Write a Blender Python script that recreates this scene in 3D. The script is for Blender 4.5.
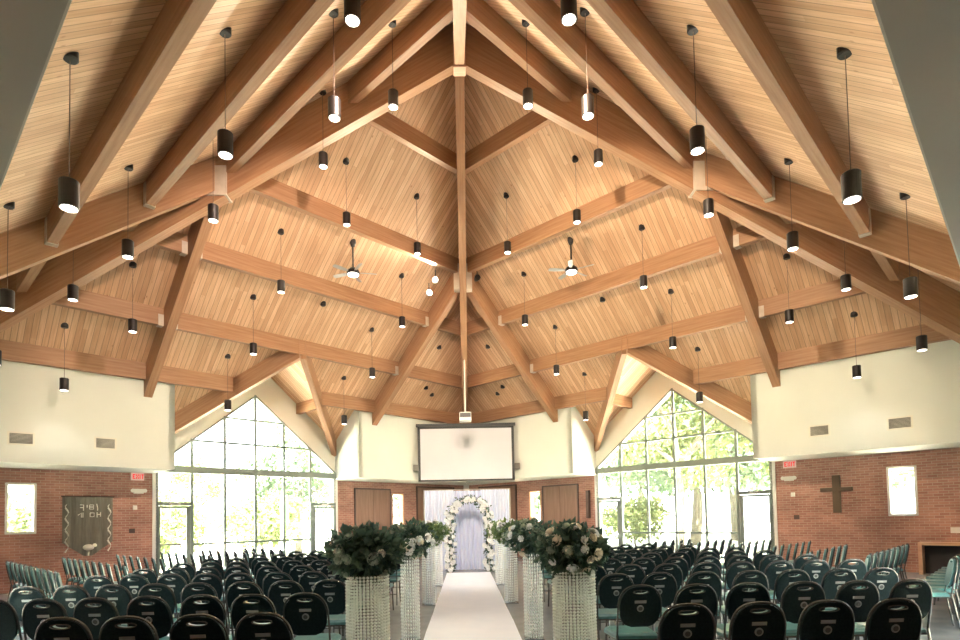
import bpy, bmesh, math, random
from mathutils import Vector, Matrix
S2 = math.sqrt(2)
scn = bpy.context.scene
for o in list(bpy.data.objects): bpy.data.objects.remove(o)

# ------------------------------------------------------------------ camera
FPX = 583.65; CX, CY = 475.67, 495.89; EYE = 1.55
cam_d = bpy.data.cameras.new('camera'); cam = bpy.data.objects.new('camera', cam_d)
scn.collection.objects.link(cam); scn.camera = cam
fw = Vector((0.01808622, 0.99904471, 0.03978136)); rt = Vector((0.99964124, -0.01728221, -0.0204626)); up = Vector((0.01975555, -0.04013718, 0.99899886))
cam.matrix_world = Matrix(((rt.x, up.x, -fw.x, -0.0593), (rt.y, up.y, -fw.y, 0), (rt.z, up.z, -fw.z, EYE), (0, 0, 0, 1)))
cam_d.sensor_width = 36; cam_d.lens = FPX / 960 * 36
cam_d.shift_x = (480 - CX) / 960; cam_d.shift_y = (CY - 320) / 960
cam_d.clip_start = 0.05; cam_d.clip_end = 500

# ------------------------------------------------------------------ world, sun, exposure
w = bpy.data.worlds.new('sky'); scn.world = w; w.use_nodes = True
nt = w.node_tree; nt.nodes.clear()
wo = nt.nodes.new('ShaderNodeOutputWorld'); bg = nt.nodes.new('ShaderNodeBackground')
wc = nt.nodes.new('ShaderNodeTexCoord'); wm = nt.nodes.new('ShaderNodeSeparateXYZ'); wr = nt.nodes.new('ShaderNodeValToRGB')
nt.links.new(wc.outputs['Generated'], wm.inputs[0]); nt.links.new(wm.outputs['Z'], wr.inputs[0]); nt.links.new(wr.outputs[0], bg.inputs[0]); nt.links.new(bg.outputs[0], wo.inputs[0])
wr.color_ramp.elements[0].color = (1, 1, .96, 1); wr.color_ramp.elements[1].position = .6; wr.color_ramp.elements[1].color = (.80, .93, 1, 1)
bg.inputs[1].default_value = 3.2
sd = bpy.data.lights.new('sun', 'SUN'); sd.energy = 80; sd.angle = .02; sd.color = (1, .95, .85)
so = bpy.data.objects.new('sun', sd); scn.collection.objects.link(so); so.rotation_euler = (math.radians(28), math.radians(14), 0)
scn.view_settings.view_transform = 'Standard'; scn.view_settings.look = 'None'; scn.view_settings.gamma = 1
scn.view_settings.use_curve_mapping = False; scn.view_settings.exposure = 1.5
FLOOD_TO_BACK, FLOOD_TO_FRONT, PENDANT_W = 900, 600, 20
try:
    scn.cycles.use_denoising = True; scn.cycles.max_bounces = 6; scn.cycles.diffuse_bounces = 5
    scn.cycles.transparent_max_bounces = 16; scn.cycles.sample_clamp_indirect = 40; scn.cycles.caustics_reflective = False; scn.cycles.caustics_refractive = False
except Exception: pass
random.seed(7)

# ------------------------------------------------------------------ materials
def mat(name, col, rough=.6, metal=0, emit=None, es=0, spec=.5):
    m = bpy.data.materials.new(name); m.use_nodes = True; b = m.node_tree.nodes['Principled BSDF']
    b.inputs['Base Color'].default_value = (*col, 1); b.inputs['Roughness'].default_value = rough; b.inputs['Metallic'].default_value = metal
    b.inputs['Specular IOR Level'].default_value = spec
    if emit: b.inputs['Emission Color'].default_value = (*emit, 1); b.inputs['Emission Strength'].default_value = es
    return m
def nd(m, t, **k):
    n = m.node_tree.nodes.new(t)
    for a, v in k.items(): setattr(n, a, v)
    return n
def lk(m, a, b): m.node_tree.links.new(a, b)
def ramp(m, cols):
    r = nd(m, 'ShaderNodeValToRGB'); e = r.color_ramp.elements
    e[0].position, e[0].color = cols[0][0], (*cols[0][1], 1); e[1].position, e[1].color = cols[-1][0], (*cols[-1][1], 1)
    for p, c in cols[1:-1]:
        x = e.new(p); x.color = (*c, 1)
    return r
def noisy(name, c1, c2, scale=6, rough=.6, bump=0, spec=.4, coord='Object', stretch=(1, 1, 1)):
    m = mat(name, c1, rough, spec=spec); b = m.node_tree.nodes['Principled BSDF']
    tc = nd(m, 'ShaderNodeTexCoord'); mp = nd(m, 'ShaderNodeMapping'); mp.inputs['Scale'].default_value = stretch
    n = nd(m, 'ShaderNodeTexNoise'); n.inputs['Scale'].default_value = scale; n.inputs['Detail'].default_value = 5
    lk(m, tc.outputs[coord], mp.inputs[0]); lk(m, mp.outputs[0], n.inputs[0]); r = ramp(m, [(.3, c1), (.7, c2)])
    lk(m, n.outputs[0], r.inputs[0]); lk(m, r.outputs[0], b.inputs['Base Color'])
    if bump:
        bp = nd(m, 'ShaderNodeBump'); bp.inputs['Strength'].default_value = bump; lk(m, n.outputs[0], bp.inputs['Height']); lk(m, bp.outputs[0], b.inputs['Normal'])
    return m
def planks(name, ca, cb, cc, width=.135):
    m = mat(name, ca, .5, spec=.35); b = m.node_tree.nodes['Principled BSDF']
    uv = nd(m, 'ShaderNodeUVMap'); sp = nd(m, 'ShaderNodeSeparateXYZ'); lk(m, uv.outputs[0], sp.inputs[0])
    def mth(op, a, bb=None):
        n = nd(m, 'ShaderNodeMath', operation=op)
        for i, v in enumerate((a, bb)):
            if v is None: continue
            if hasattr(v, 'links'): lk(m, v, n.inputs[i])
            else: n.inputs[i].default_value = v
        return n.outputs[0]
    u = mth('DIVIDE', sp.outputs[0], width); fl = mth('FLOOR', u); fr = mth('FRACT', u)
    off = nd(m, 'ShaderNodeTexWhiteNoise', noise_dimensions='1D'); lk(m, fl, off.inputs['W'])
    vv = mth('ADD', mth('DIVIDE', sp.outputs[1], 2.6), mth('MULTIPLY', off.outputs[0], 5)); fv = mth('FLOOR', vv)
    cmb = nd(m, 'ShaderNodeCombineXYZ'); lk(m, fl, cmb.inputs[0]); lk(m, fv, cmb.inputs[1])
    wn = nd(m, 'ShaderNodeTexWhiteNoise', noise_dimensions='2D'); lk(m, cmb.outputs[0], wn.inputs['Vector'])
    r = ramp(m, [(0, ca), (.5, cb), (1, cc)]); lk(m, wn.outputs[0], r.inputs[0])
    gc = nd(m, 'ShaderNodeCombineXYZ'); lk(m, mth('MULTIPLY', sp.outputs[0], 30), gc.inputs[0]); lk(m, mth('MULTIPLY', sp.outputs[1], 1.6), gc.inputs[1])
    g = nd(m, 'ShaderNodeTexNoise'); g.inputs['Scale'].default_value = 1; g.inputs['Detail'].default_value = 4; lk(m, gc.outputs[0], g.inputs[0])
    gr = ramp(m, [(.3, (.80, .76, .70)), (.65, (1, 1, 1))]); lk(m, g.outputs[0], gr.inputs[0])
    kc = nd(m, 'ShaderNodeCombineXYZ'); lk(m, mth('MULTIPLY', sp.outputs[0], 4), kc.inputs[0]); lk(m, mth('MULTIPLY', sp.outputs[1], 2.2), kc.inputs[1])
    k = nd(m, 'ShaderNodeTexVoronoi'); k.inputs['Scale'].default_value = 1; lk(m, kc.outputs[0], k.inputs[0])
    kr = ramp(m, [(.03, (.45, .30, .20)), (.09, (1, 1, 1))]); lk(m, k.outputs['Distance'], kr.inputs[0])
    mx = nd(m, 'ShaderNodeMix', data_type='RGBA', blend_type='MULTIPLY'); mx.inputs[0].default_value = 1
    lk(m, r.outputs[0], mx.inputs[6]); lk(m, gr.outputs[0], mx.inputs[7])
    mx3 = nd(m, 'ShaderNodeMix', data_type='RGBA', blend_type='MULTIPLY'); mx3.inputs[0].default_value = .7
    lk(m, mx.outputs[2], mx3.inputs[6]); lk(m, kr.outputs[0], mx3.inputs[7])
    gm = mth('GREATER_THAN', mth('ABSOLUTE', mth('SUBTRACT', fr, .5)), .455)
    mx2 = nd(m, 'ShaderNodeMix', data_type='RGBA'); lk(m, gm, mx2.inputs[0]); lk(m, mx3.outputs[2], mx2.inputs[6]); mx2.inputs[7].default_value = (.27, .165, .095, 1)
    lk(m, mx2.outputs[2], b.inputs['Base Color'])
    return m
def grain(name, ca, cb, scale=(1.2, 22), rough=.5):
    m = mat(name, ca, rough, spec=.35); b = m.node_tree.nodes['Principled BSDF']
    uv = nd(m, 'ShaderNodeUVMap'); mp = nd(m, 'ShaderNodeMapping'); mp.inputs['Scale'].default_value = (*scale, 1)
    n = nd(m, 'ShaderNodeTexNoise'); n.inputs['Scale'].default_value = 1; n.inputs['Detail'].default_value = 5
    lk(m, uv.outputs[0], mp.inputs[0]); lk(m, mp.outputs[0], n.inputs[0]); r = ramp(m, [(.3, ca), (.7, cb)]); lk(m, n.outputs[0], r.inputs[0]); lk(m, r.outputs[0], b.inputs['Base Color'])
    return m
def brick(name):
    m = mat(name, (.4, .2, .15), .85, spec=.2); b = m.node_tree.nodes['Principled BSDF']
    uv = nd(m, 'ShaderNodeUVMap'); t = nd(m, 'ShaderNodeTexBrick')
    t.inputs['Scale'].default_value = 1; t.inputs['Brick Width'].default_value = .2; t.inputs['Row Height'].default_value = .067; t.inputs['Mortar Size'].default_value = .006; t.inputs['Mortar Smooth'].default_value = .2
    t.inputs['Color1'].default_value = (.50, .27, .205, 1); t.inputs['Color2'].default_value = (.37, .19, .145, 1); t.inputs['Mortar'].default_value = (.54, .42, .35, 1)
    n = nd(m, 'ShaderNodeTexNoise'); n.inputs['Scale'].default_value = 1.3; n.inputs['Detail'].default_value = 6; lk(m, uv.outputs[0], n.inputs[0])
    r = ramp(m, [(.3, (.75, .72, .72)), (.7, (1.15, 1.1, 1.08))]); lk(m, n.outputs[0], r.inputs[0])
    mx = nd(m, 'ShaderNodeMix', data_type='RGBA', blend_type='MULTIPLY'); mx.inputs[0].default_value = 1
    lk(m, uv.outputs[0], t.inputs[0]); lk(m, t.outputs[0], mx.inputs[6]); lk(m, r.outputs[0], mx.inputs[7]); lk(m, mx.outputs[2], b.inputs['Base Color'])
    bp = nd(m, 'ShaderNodeBump'); bp.inputs['Strength'].default_value = .4; bp.inputs['Distance'].default_value = .01; bp.invert = True; lk(m, t.outputs['Fac'], bp.inputs['Height']); lk(m, bp.outputs[0], b.inputs['Normal'])
    return m
def see_through(name, col, a, rough=.05):
    m = bpy.data.materials.new(name); m.use_nodes = True; nn = m.node_tree.nodes; nn.clear()
    o = nn.new('ShaderNodeOutputMaterial'); t = nn.new('ShaderNodeBsdfTransparent'); p = nn.new('ShaderNodeBsdfPrincipled'); mx = nn.new('ShaderNodeMixShader')
    p.inputs['Base Color'].default_value = (*col, 1); p.inputs['Roughness'].default_value = rough; mx.inputs[0].default_value = a
    lk(m, t.outputs[0], mx.inputs[1]); lk(m, p.outputs[0], mx.inputs[2]); lk(m, mx.outputs[0], o.inputs[0]); return m
def leafy(name, c1, c2):
    m = bpy.data.materials.new(name); m.use_nodes = True; nn = m.node_tree.nodes; b = nn['Principled BSDF']; o = nn['Material Output']
    b.inputs['Roughness'].default_value = .5; g = nn.new('ShaderNodeNewGeometry'); r = ramp(m, [(0, c1), (1, c2)]); lk(m, g.outputs['Random Per Island'], r.inputs[0])
    lk(m, r.outputs[0], b.inputs['Base Color']); t = nn.new('ShaderNodeBsdfTranslucent'); lk(m, r.outputs[0], t.inputs[0]); mx = nn.new('ShaderNodeMixShader'); mx.inputs[0].default_value = .35
    lk(m, b.outputs[0], mx.inputs[1]); lk(m, t.outputs[0], mx.inputs[2]); lk(m, mx.outputs[0], o.inputs[0]); return m

M = dict(
    plank=planks('ceiling_planks', (.55, .325, .19), (.63, .39, .24), (.71, .465, .30), .115),
    beam=grain('glulam', (.30, .155, .08), (.41, .23, .13)),
    block=noisy('steel_hanger', (.50, .42, .34), (.62, .54, .45), 5),
    white=noisy('cream_paint', (.68, .69, .62), (.71, .72, .65), 1.2, .8),
    soffit_shade=noisy('soffit_shaded', (.46, .48, .43), (.50, .52, .46), 1.2, .85),  # front soffit: same paint, darkened so the colour carries its shade
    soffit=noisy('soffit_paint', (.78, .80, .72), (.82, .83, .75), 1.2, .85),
    trimw=mat('white_trim', (.84, .83, .78), .5),
    brick=brick('red_brick'),
    carpet=noisy('grey_floor', (.20, .225, .24), (.27, .295, .31), 3, .24, .05),
    mull=mat('green_grey_metal', (.20, .235, .215), .5, .3),
    bar=mat('sage_metal', (.20, .235, .205), .5, .2),
    glass=see_through('window_glass', (.9, 1, .97), .06, .02),
    darkm=mat('dark_bronze', (.022, .017, .015), .42, .3),
    lens=mat('lamp_lens', (.9, .9, .85), .3, emit=(1, .93, .8), es=3.0),
    floodlens=mat('flood_lens', (.9, .9, .9), .3, emit=(1, .95, .88), es=8),
    fan=mat('fan_grey', (.38, .36, .33), .35, .5),
    cord=mat('cord', (.12, .08, .06), .6),
    black=mat('satin_black', (.015, .018, .018), .4),
    shell=noisy('chair_fabric', (.008, .017, .019), (.013, .025, .028), 60, .9, .1, spec=.08),
    teal=noisy('teal_vinyl', (.035, .15, .16), (.06, .21, .22), 20, .33, spec=.6),
    chairmetal=mat('chair_tube', (.05, .055, .055), .16, .0, spec=.9),
    emblem=mat('emblem_grey', (.22, .25, .25), .5), emblem_in=mat('emblem_dark', (.05, .06, .06), .5),
    screen=noisy('screen_fabric', (.70, .72, .78), (.73, .75, .80), 1, .8),
    blackborder=mat('screen_border', (.04, .045, .045), .5),
    drape=noisy('white_drape', (.66, .74, .92), (.72, .79, .94), 2, .8), drape2=noisy('lilac_drape', (.58, .66, .88), (.68, .74, .92), 2, .8),
    runner=noisy('runner_fabric', (.68, .76, .90), (.73, .80, .93), 3, .45),
    pearl=mat('pearl', (.88, .94, .90), .3), crystal=see_through('crystal', (.95, 1, 1), .82, .1), acrylic=see_through('acrylic', (.85, .95, .96), .16, .05),
    mirror=mat('mirror_plate', (.45, .5, .52), .15, .9),
    leafd=leafy('dark_leaves', (.03, .075, .06), (.12, .20, .14)), leafm=leafy('mid_leaves', (.08, .15, .06), (.24, .36, .16)),
    rose=noisy('cream_rose', (.80, .74, .60), (.88, .83, .72), 8, .6), rosew=noisy('white_rose', (.84, .88, .90), (.9, .93, .94), 8, .6), rosed=noisy('sage_bloom', (.30, .38, .30), (.42, .50, .40), 8, .6),
    panel=grain('door_veneer', (.25, .145, .10), (.33, .20, .14), (14, 1)), wood=grain('pale_wood', (.52, .30, .19), (.62, .38, .25)),
    cross=mat('cross_wood', (.10, .065, .035), .6), exitr=mat('exit_red', (.75, .03, .05), .5, emit=(1, .05, .07), es=.25), exitw=mat('exit_white', (.80, .62, .60), .5, emit=(1, .6, .6), es=.03),
    plastic=mat('white_plastic', (.8, .78, .72), .4), vent=mat('vent_grey', (.20, .19, .16), .6), ventf=mat('vent_frame', (.72, .69, .58), .5),
    banner=noisy('olive_banner', (.16, .155, .12), (.23, .215, .17), 4, .85, stretch=(6, 6, .6)), bannerw=mat('banner_white', (.8, .78, .68), .8), brown=mat('brown_plastic', (.10, .06, .045), .5),
    grass=noisy('lawn', (.50, .50, .36), (.64, .64, .52), .25, .9), paving=mat('path_concrete', (.74, .71, .62), .9), bark=noisy('bark', (.08, .072, .055), (.12, .11, .085), 3, .9),
    treea=leafy('tree_leaves', (.08, .115, .03), (.16, .20, .07)), treeb=leafy('tree_leaves_blue', (.07, .115, .06), (.13, .19, .11)), polegreen=mat('flag_green', (.012, .03, .01), .8),
    darkin=mat('dark_interior', (.05, .045, .045), .8),
)

# ------------------------------------------------------------------ mesh helpers
col = scn.collection
class MB:
    def __init__(s): s.v = []; s.f = []; s.uvf = {}
    def add(s, vs, fs, uv=None):
        n = len(s.v); s.v += [Vector(a) for a in vs]
        for i, f in enumerate(fs):
            s.f.append(tuple(n + k for k in f))
            if uv: s.uvf[len(s.f) - 1] = [uv[k] for k in f]
        return s
    def hexa(s, p): return s.add(p, [(0, 3, 2, 1), (4, 5, 6, 7), (0, 1, 5, 4), (1, 2, 6, 5), (2, 3, 7, 6), (3, 0, 4, 7)])
    def box(s, x0, x1, y0, y1, z0, z1): return s.hexa([(x0, y0, z0), (x1, y0, z0), (x1, y1, z0), (x0, y1, z0), (x0, y0, z1), (x1, y0, z1), (x1, y1, z1), (x0, y1, z1)])
    def prism(s, bot, top):
        n = len(bot); return s.add(list(bot) + list(top), [tuple(range(n - 1, -1, -1)), tuple(range(n, 2 * n))] + [(i, (i + 1) % n, n + (i + 1) % n, n + i) for i in range(n)])
    def lathe(s, prof, c=(0, 0, 0), n=16, ax=None):
        vs = []; fs = []; k = len(prof); R = Matrix.Identity(3)
        if ax is not None: R = Vector((0, 0, 1)).rotation_difference(Vector(ax)).to_matrix()
        for i in range(n):
            a = 2 * math.pi * i / n
            for r, z in prof: vs.append(R @ Vector((r * math.cos(a), r * math.sin(a), z)) + Vector(c))
        for i in range(n):
            j = (i + 1) % n
            for q in range(k - 1): fs.append((i * k + q, j * k + q, j * k + q + 1, i * k + q + 1))
        for q, flip in ((0, 1), (k - 1, 0)):
            if prof[q][0] > 1e-6: fs.append(tuple((i * k + q) for i in (range(n - 1, -1, -1) if flip else range(n))))
        return s.add(vs, fs)
    def tube(s, pts, r, n=8, closed=False):
        pts = [Vector(p) for p in pts]; vs = []; fs = []; m = len(pts)
        for i, p in enumerate(pts):
            a = pts[i - 1] if (i > 0 or closed) else p; b = pts[(i + 1) % m] if (i < m - 1 or closed) else p
            t = (b - a).normalized(); e = t.cross(Vector((0, 0, 1)))
            if e.length < .1: e = t.cross(Vector((0, 1, 0)))
            e.normalize(); g = t.cross(e)
            rr = r[i] if isinstance(r, (list, tuple)) else r
            for k in range(n):
                q = 2 * math.pi * k / n; vs.append(p + e * (rr * math.cos(q)) + g * (rr * math.sin(q)))
        for i in range(m if closed else m - 1):
            j = (i + 1) % m
            for k in range(n): fs.append((i * n + k, i * n + (k + 1) % n, j * n + (k + 1) % n, j * n + k))
        if not closed: fs.append(tuple(range(n - 1, -1, -1))); fs.append(tuple((m - 1) * n + k for k in range(n)))
        return s.add(vs, fs)
    def beam(s, p0, p1, w, zt, zb, ):   # vertical-sided beam; zt/zb offsets from the line p0-p1
        p0, p1 = Vector(p0), Vector(p1); d = p1 - p0; h = Vector((-d.y, d.x, 0)).normalized() * (w / 2); T = Vector((0, 0, zt)); B = Vector((0, 0, zb))
        return s.hexa([p0 - h + B, p1 - h + B, p1 + h + B, p0 + h + B, p0 - h + T, p1 - h + T, p1 + h + T, p0 + h + T])
    def sphere(s, c, r, n=6, sq=(1, 1, 1)):
        m = n; vs = []; fs = []
        for i in range(m + 1):
            a = math.pi * i / m
            for j in range(n * 2): b = math.pi * j / n; vs.append((c[0] + sq[0] * r * math.sin(a) * math.cos(b), c[1] + sq[1] * r * math.sin(a) * math.sin(b), c[2] + sq[2] * r * math.cos(a)))
        for i in range(m):
            for j in range(2 * n): k = (j + 1) % (2 * n); fs.append((i * 2 * n + j, (i + 1) * 2 * n + j, (i + 1) * 2 * n + k, i * 2 * n + k))
        return s.add(vs, fs)
    def build(s, name, m, parent=None, at=None, uv=None, smooth=False, fixn=True):
        me = bpy.data.meshes.new(name)
        off = Vector(at) if at is not None else (Vector(parent['_at']) if parent is not None and '_at' in parent.keys() else Vector((0, 0, 0)))
        me.from_pydata([tuple(v - off) for v in s.v], [], s.f); me.update()
        L = me.uv_layers.new(name='UVMap')
        ax = Vector(uv).normalized() if uv is not None else None
        for i, p in enumerate(me.polygons):
            if i in s.uvf:
                for li, c in zip(p.loop_indices, s.uvf[i]): L.data[li].uv = c
                continue
            n = p.normal
            if ax is not None: e = ax
            elif abs(n.z) > .7: e = Vector((1, 0, 0))
            else: e = Vector((-n.y, n.x, 0)).normalized()
            g = n.cross(e)
            if ax is None and abs(n.z) <= .7: g = Vector((0, 0, 1))
            for li in p.loop_indices:
                c = me.vertices[me.loops[li].vertex_index].co + off; L.data[li].uv = (c.dot(e), c.dot(g))
        if fixn:
            bm = bmesh.new(); bm.from_mesh(me); bmesh.ops.recalc_face_normals(bm, faces=bm.faces); bm.to_mesh(me); bm.free()
        if smooth:
            for p in me.polygons: p.use_smooth = True
        me.materials.append(m)
        o = bpy.data.objects.new(name, me); col.objects.link(o)
        if parent is not None: o.parent = parent
        elif at is not None: o.location = off
        return o
def thing(name, at, label=None, cat=None, group=None, rz=0, world=True, kind=None):
    o = bpy.data.objects.new(name, None); col.objects.link(o); o.location = at; o.rotation_euler = (0, 0, rz); o.empty_display_size = .1
    if world: o['_at'] = tuple(at)
    tag(o, label, cat, group, kind); return o
def tag(o, label=None, cat=None, group=None, kind=None):
    if label: o['label'] = label
    if cat: o['category'] = cat
    if group: o['group'] = group
    if kind: o['kind'] = kind
    return o
def struct(name, mb, m, **k): return tag(mb.build(name, m, **k), kind='structure')
def copy_tree(o, parent=None):
    c = o.copy(); col.objects.link(c)
    if parent is not None: c.parent = parent; 
    for ch in kids[o.name] if o.name in kids else []: copy_tree(ch, c)
    return c
kids = {}
def freeze(o):
    kids[o.name] = list(o.children)
    for c in o.children: freeze(c)
def aim(o, target): o.rotation_euler = (Vector(target) - o.location).to_track_quat('-Z', 'Y').to_euler()

# ------------------------------------------------------------------ building geometry (pyramid roof on a diamond plan)
PY = 12.0; HZ = 12.15; K = 0.5765; KS = K * S2
R = 11.38; RW = 13.505; SR = R / S2; SW = RW / S2; JA = 5.07; REC = 2.93; ZB = 3.04; SRID = 9.36 / S2; ZR = HZ - KS * SRID; ZE = HZ - KS * SW
def Q(sx, sy): return lambda e, s, z: Vector((sx * (s + e) / S2, PY + sy * (s - e) / S2, z))
def zc(s): return HZ - KS * s
QUADS = [(-1, 1, 'back left'), (1, 1, 'back right'), (-1, -1, 'front left'), (1, -1, 'front right')]
def qbox(mb, q, e0, e1, s0, s1, z0, z1):
    return mb.hexa([q(e0, s0, z0), q(e1, s0, z0), q(e1, s1, z0), q(e0, s1, z0), q(e0, s0, z1), q(e1, s0, z1), q(e1, s1, z1), q(e0, s1, z1)])

fl = MB(); fl.prism([(-14.2, PY, -.1), (0, PY - 14.2, -.1), (14.2, PY, -.1), (0, PY + 14.2, -.1)], [(-14.2, PY, 0), (0, PY - 14.2, 0), (14.2, PY, 0), (0, PY + 14.2, 0)])
struct('floor', fl, M['carpet'])
def ceil_poly(q, pts, zf, swap=False):
    mb = MB(); b = [q(e, s, zf(e, s)) for e, s in pts]; t = [v + Vector((0, 0, .24)) for v in b]
    uv = [((s if swap else e), (e if swap else s) * 1.29) for e, s in pts] * 2
    n = len(b); fs = [tuple(range(n)), tuple(range(n, 2 * n))] + [(i, (i + 1) % n, n + (i + 1) % n, n + i) for i in range(n)]
    mb.add(b + t, fs, uv); return mb

for qi, (sx, sy, qn) in enumerate(QUADS):
    q = Q(sx, sy)
    for sg in (-1, 1):
        mb = MB()
        struct('ceiling', ceil_poly(q, [(0, 0), (0, SRID), (sg * REC, SW), (sg * (SW), SW)] if sy > 0 else [(0, 0), (0, SW), (sg * SW, SW)], lambda e, s: zc(s)), M['plank'])
        SI = SR if sy > 0 else 11.53 / S2; E0 = REC if sy > 0 else 0
        # dormer slope above the recess window
        if sy > 0: struct('ceiling', ceil_poly(q, [(0, SRID), (0, SW + .1), (sg * REC, SW + .1), (sg * REC, SW)], lambda e, s: ZR - (ZR - ZE) * abs(e) / REC, True), M['plank'])
        # upper white wall (bulkhead), its soffit, and the return beside the window recess
        wn = 'wall_' + qn.replace(' ', '_')
        mb = MB(); qbox(mb, q, sg * E0, sg * SI, SI, SI + .12, ZB, zc(SI) + .1)
        struct(wn, mb, M['white'])
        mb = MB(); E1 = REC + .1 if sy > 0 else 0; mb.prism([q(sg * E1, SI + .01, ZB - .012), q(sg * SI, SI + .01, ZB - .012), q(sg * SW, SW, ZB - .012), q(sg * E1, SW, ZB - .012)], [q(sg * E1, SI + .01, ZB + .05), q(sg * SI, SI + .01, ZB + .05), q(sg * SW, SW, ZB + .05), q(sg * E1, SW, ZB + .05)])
        struct(wn, mb, M['soffit'] if sy > 0 else M['soffit_shade'])
        mb = MB(); a, b2 = sg * REC, sg * (REC + .15)
        mb.prism([q(a, SR, ZB), q(a, SW + .1, ZB), q(a, SW + .1, zc(SW) + .1), q(a, SR, zc(SR) + .1)], [q(b2, SR, ZB), q(b2, SW + .1, ZB), q(b2, SW + .1, zc(SW) + .1), q(b2, SR, zc(SR) + .1)])
        if sy > 0: struct(wn, mb, M['white'])
        # brick wall with its window opening(s)
        if sy > 0: holes = {1: [(5.67, 6.27, 1.42, 2.66)], -1: [(5.46, 6.04, 1.36, 2.62)]}[sg]
        else: holes = []
        es = sorted({REC, SW + .3} | {h for H in holes for h in H[:2]}); zs = sorted({0, ZB + .02} | {h for H in holes for h in H[2:]})
        # one hole at most: build the wall as rectangles round it
        mb = MB()
        cells = ([(REC if sy > 0 else 1.46, SW + .3, 0, ZB)] + ([(0, 1.46, 3.0, ZB)] if sy < 0 else [])) if not holes else [(REC, holes[0][0], 0, ZB), (holes[0][1], SW + .3, 0, ZB), (holes[0][0], holes[0][1], 0, holes[0][2]), (holes[0][0], holes[0][1], holes[0][3], ZB)]
        for e0, e1, z0, z1 in cells: qbox(mb, q, sg * e0, sg * e1, SW, SW + .3, z0, z1)
        struct(wn, mb, M['brick'])
        if sy < 0: continue
        mb = MB(); qbox(mb, q, sg * (REC - .05), sg * (REC + .09), SW - .03, SW + .05, 0, ZB); struct('trim_1', mb, M['trimw'])
        # small windows in the brick
        for k, (e0, e1, z0, z1) in enumerate(holes):
            root = thing('window_%d' % (5 + qi * 2 + (sg > 0)), q(sg * (e0 + e1) / 2, SW + .15, z0), kind='structure')
            fm = M['trimw'] if sg > 0 else M['wood']; mb = MB(); t = .045
            s0, s1 = SW - .015, SW + .22
            for a0, a1, b0, b1 in ((e0 - .01, e0 + t, z0, z1), (e1 - t, e1 + .01, z0, z1), (e0, e1, z0 - .01, z0 + t), (e0, e1, z1 - t, z1 + .01)): qbox(mb, q, sg * a0, sg * a1, s0, s1, b0, b1)
            mb.build('window_frame', fm, root)
            mb = MB(); qbox(mb, q, sg * (e0 + t), sg * (e1 - t), SW + .17, SW + .18, z0 + t, z1 - t); mb.build('pane', M['glass'], root)
    # gable wall round the triangular glazing
    AP = 5.64
    mb = MB()
    for sg in (-1, 1):
        pts = [(sg * REC, 3.27), (0, AP), (0, ZR + .05), (sg * REC, ZE + .05)]
        mb.prism([q(e, SW - .02, z) for e, z in pts], [q(e, SW + .2, z) for e, z in pts])
    if sy > 0: struct('wall_' + qn.replace(' ', '_'), mb, M['white'])
    # great window; the unseen front pair, doors too, is added to let in light
    RC = REC if sy > 0 else 1.46
    root = thing('window_%d' % (qi + 1), q(0, SW, 0), kind='structure'); ms = 2 * RC / 6
    mb = MB(); qbox(mb, q, -RC, RC, SW - .09, SW + .1, 3.08, 3.27); mb.build('transom_bar', M['bar'], root)
    for i in range(7):
        e = max(-RC + .03, min(RC - .03, -RC + i * ms)); mb = MB(); hw = .034
        qbox(mb, q, e - hw, e + hw, SW - .03, SW + .05, 0, 3.08); mb.build('mullion', M['mull'], root)
        if 0 < i < 6 and sy > 0:
            ztop = 3.27 + (AP - 3.27) * (1 - abs(e) / RC); mb = MB(); qbox(mb, q, e - hw, e + hw, SW - .03, SW + .05, 3.27, ztop + .04); mb.build('mullion', M['mull'], root)
    for lv in (1, 2) if sy > 0 else ():
        z = 3.27 + (AP - 3.27) * lv / 3; ee = RC * (1 - lv / 3); mb = MB(); qbox(mb, q, -ee, ee, SW - .03, SW + .05, z - .028, z + .028); mb.build('glazing_bar', M['mull'], root)
    for sg in (-1, 1) if sy > 0 else ():
        mb = MB(); p0 = q(sg * RC, SW - .03, 3.27); p1 = q(0, SW - .03, AP); mb.beam(p0, p1, .06, .03, -.03); mb.build('gable_bar', M['mull'], root)
        mb = MB(); p = [(0, 3.27), (sg * RC, 3.27), (0, AP)]; mb.prism([q(e, SW + .01, z) for e, z in p], [q(e, SW + .02, z) for e, z in p]); mb.build('pane', M['glass'], root)
    mb = MB(); qbox(mb, q, -RC + ms, RC - ms, SW - .03, SW + .05, .95, 1.01); mb.build('rail', M['mull'], root)
    mb = MB(); qbox(mb, q, -RC + ms, RC - ms, SW - .05, SW + .05, 0, .07); mb.build('sill', M['mull'], root)
    mb = MB(); qbox(mb, q, -RC, RC, SW + .01, SW + .02, 0.07, 3.08); mb.build('pane', M['glass'], root)
    for k, sg in enumerate((-1, 1)):      # a glazed door in each end bay
        e0, e1 = RC - ms, RC; dr = thing('door_%d' % (qi * 2 + k + 1), q(sg * (e0 + e1) / 2, SW, 0), kind='structure')
        mb = MB()
        for a0, a1, b0, b1 in ((e0 - .03, e0 + .05, 0, 2.22), (e1 - .06, e1 - .02, 0, 2.22), (e0, e1 - .02, 2.12, 2.22)): qbox(mb, q, sg * a0, sg * a1, SW - .07, SW + .06, b0, b1)
        mb.build('door_frame', M['mull'], dr)
        mb = MB()
        for a0, a1, b0, b1 in ((e0 + .06, e0 + .16, .01, 2.1), (e1 - .1, e1 - .065, .01, 2.1), (e0 + .06, e1 - .065, .01, .22), (e0 + .06, e1 - .065, 2.04, 2.1)): qbox(mb, q, sg * a0, sg * a1, SW - .06, SW - .01, b0, b1)
        mb.build('door_leaf', M['mull'], dr)
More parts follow.
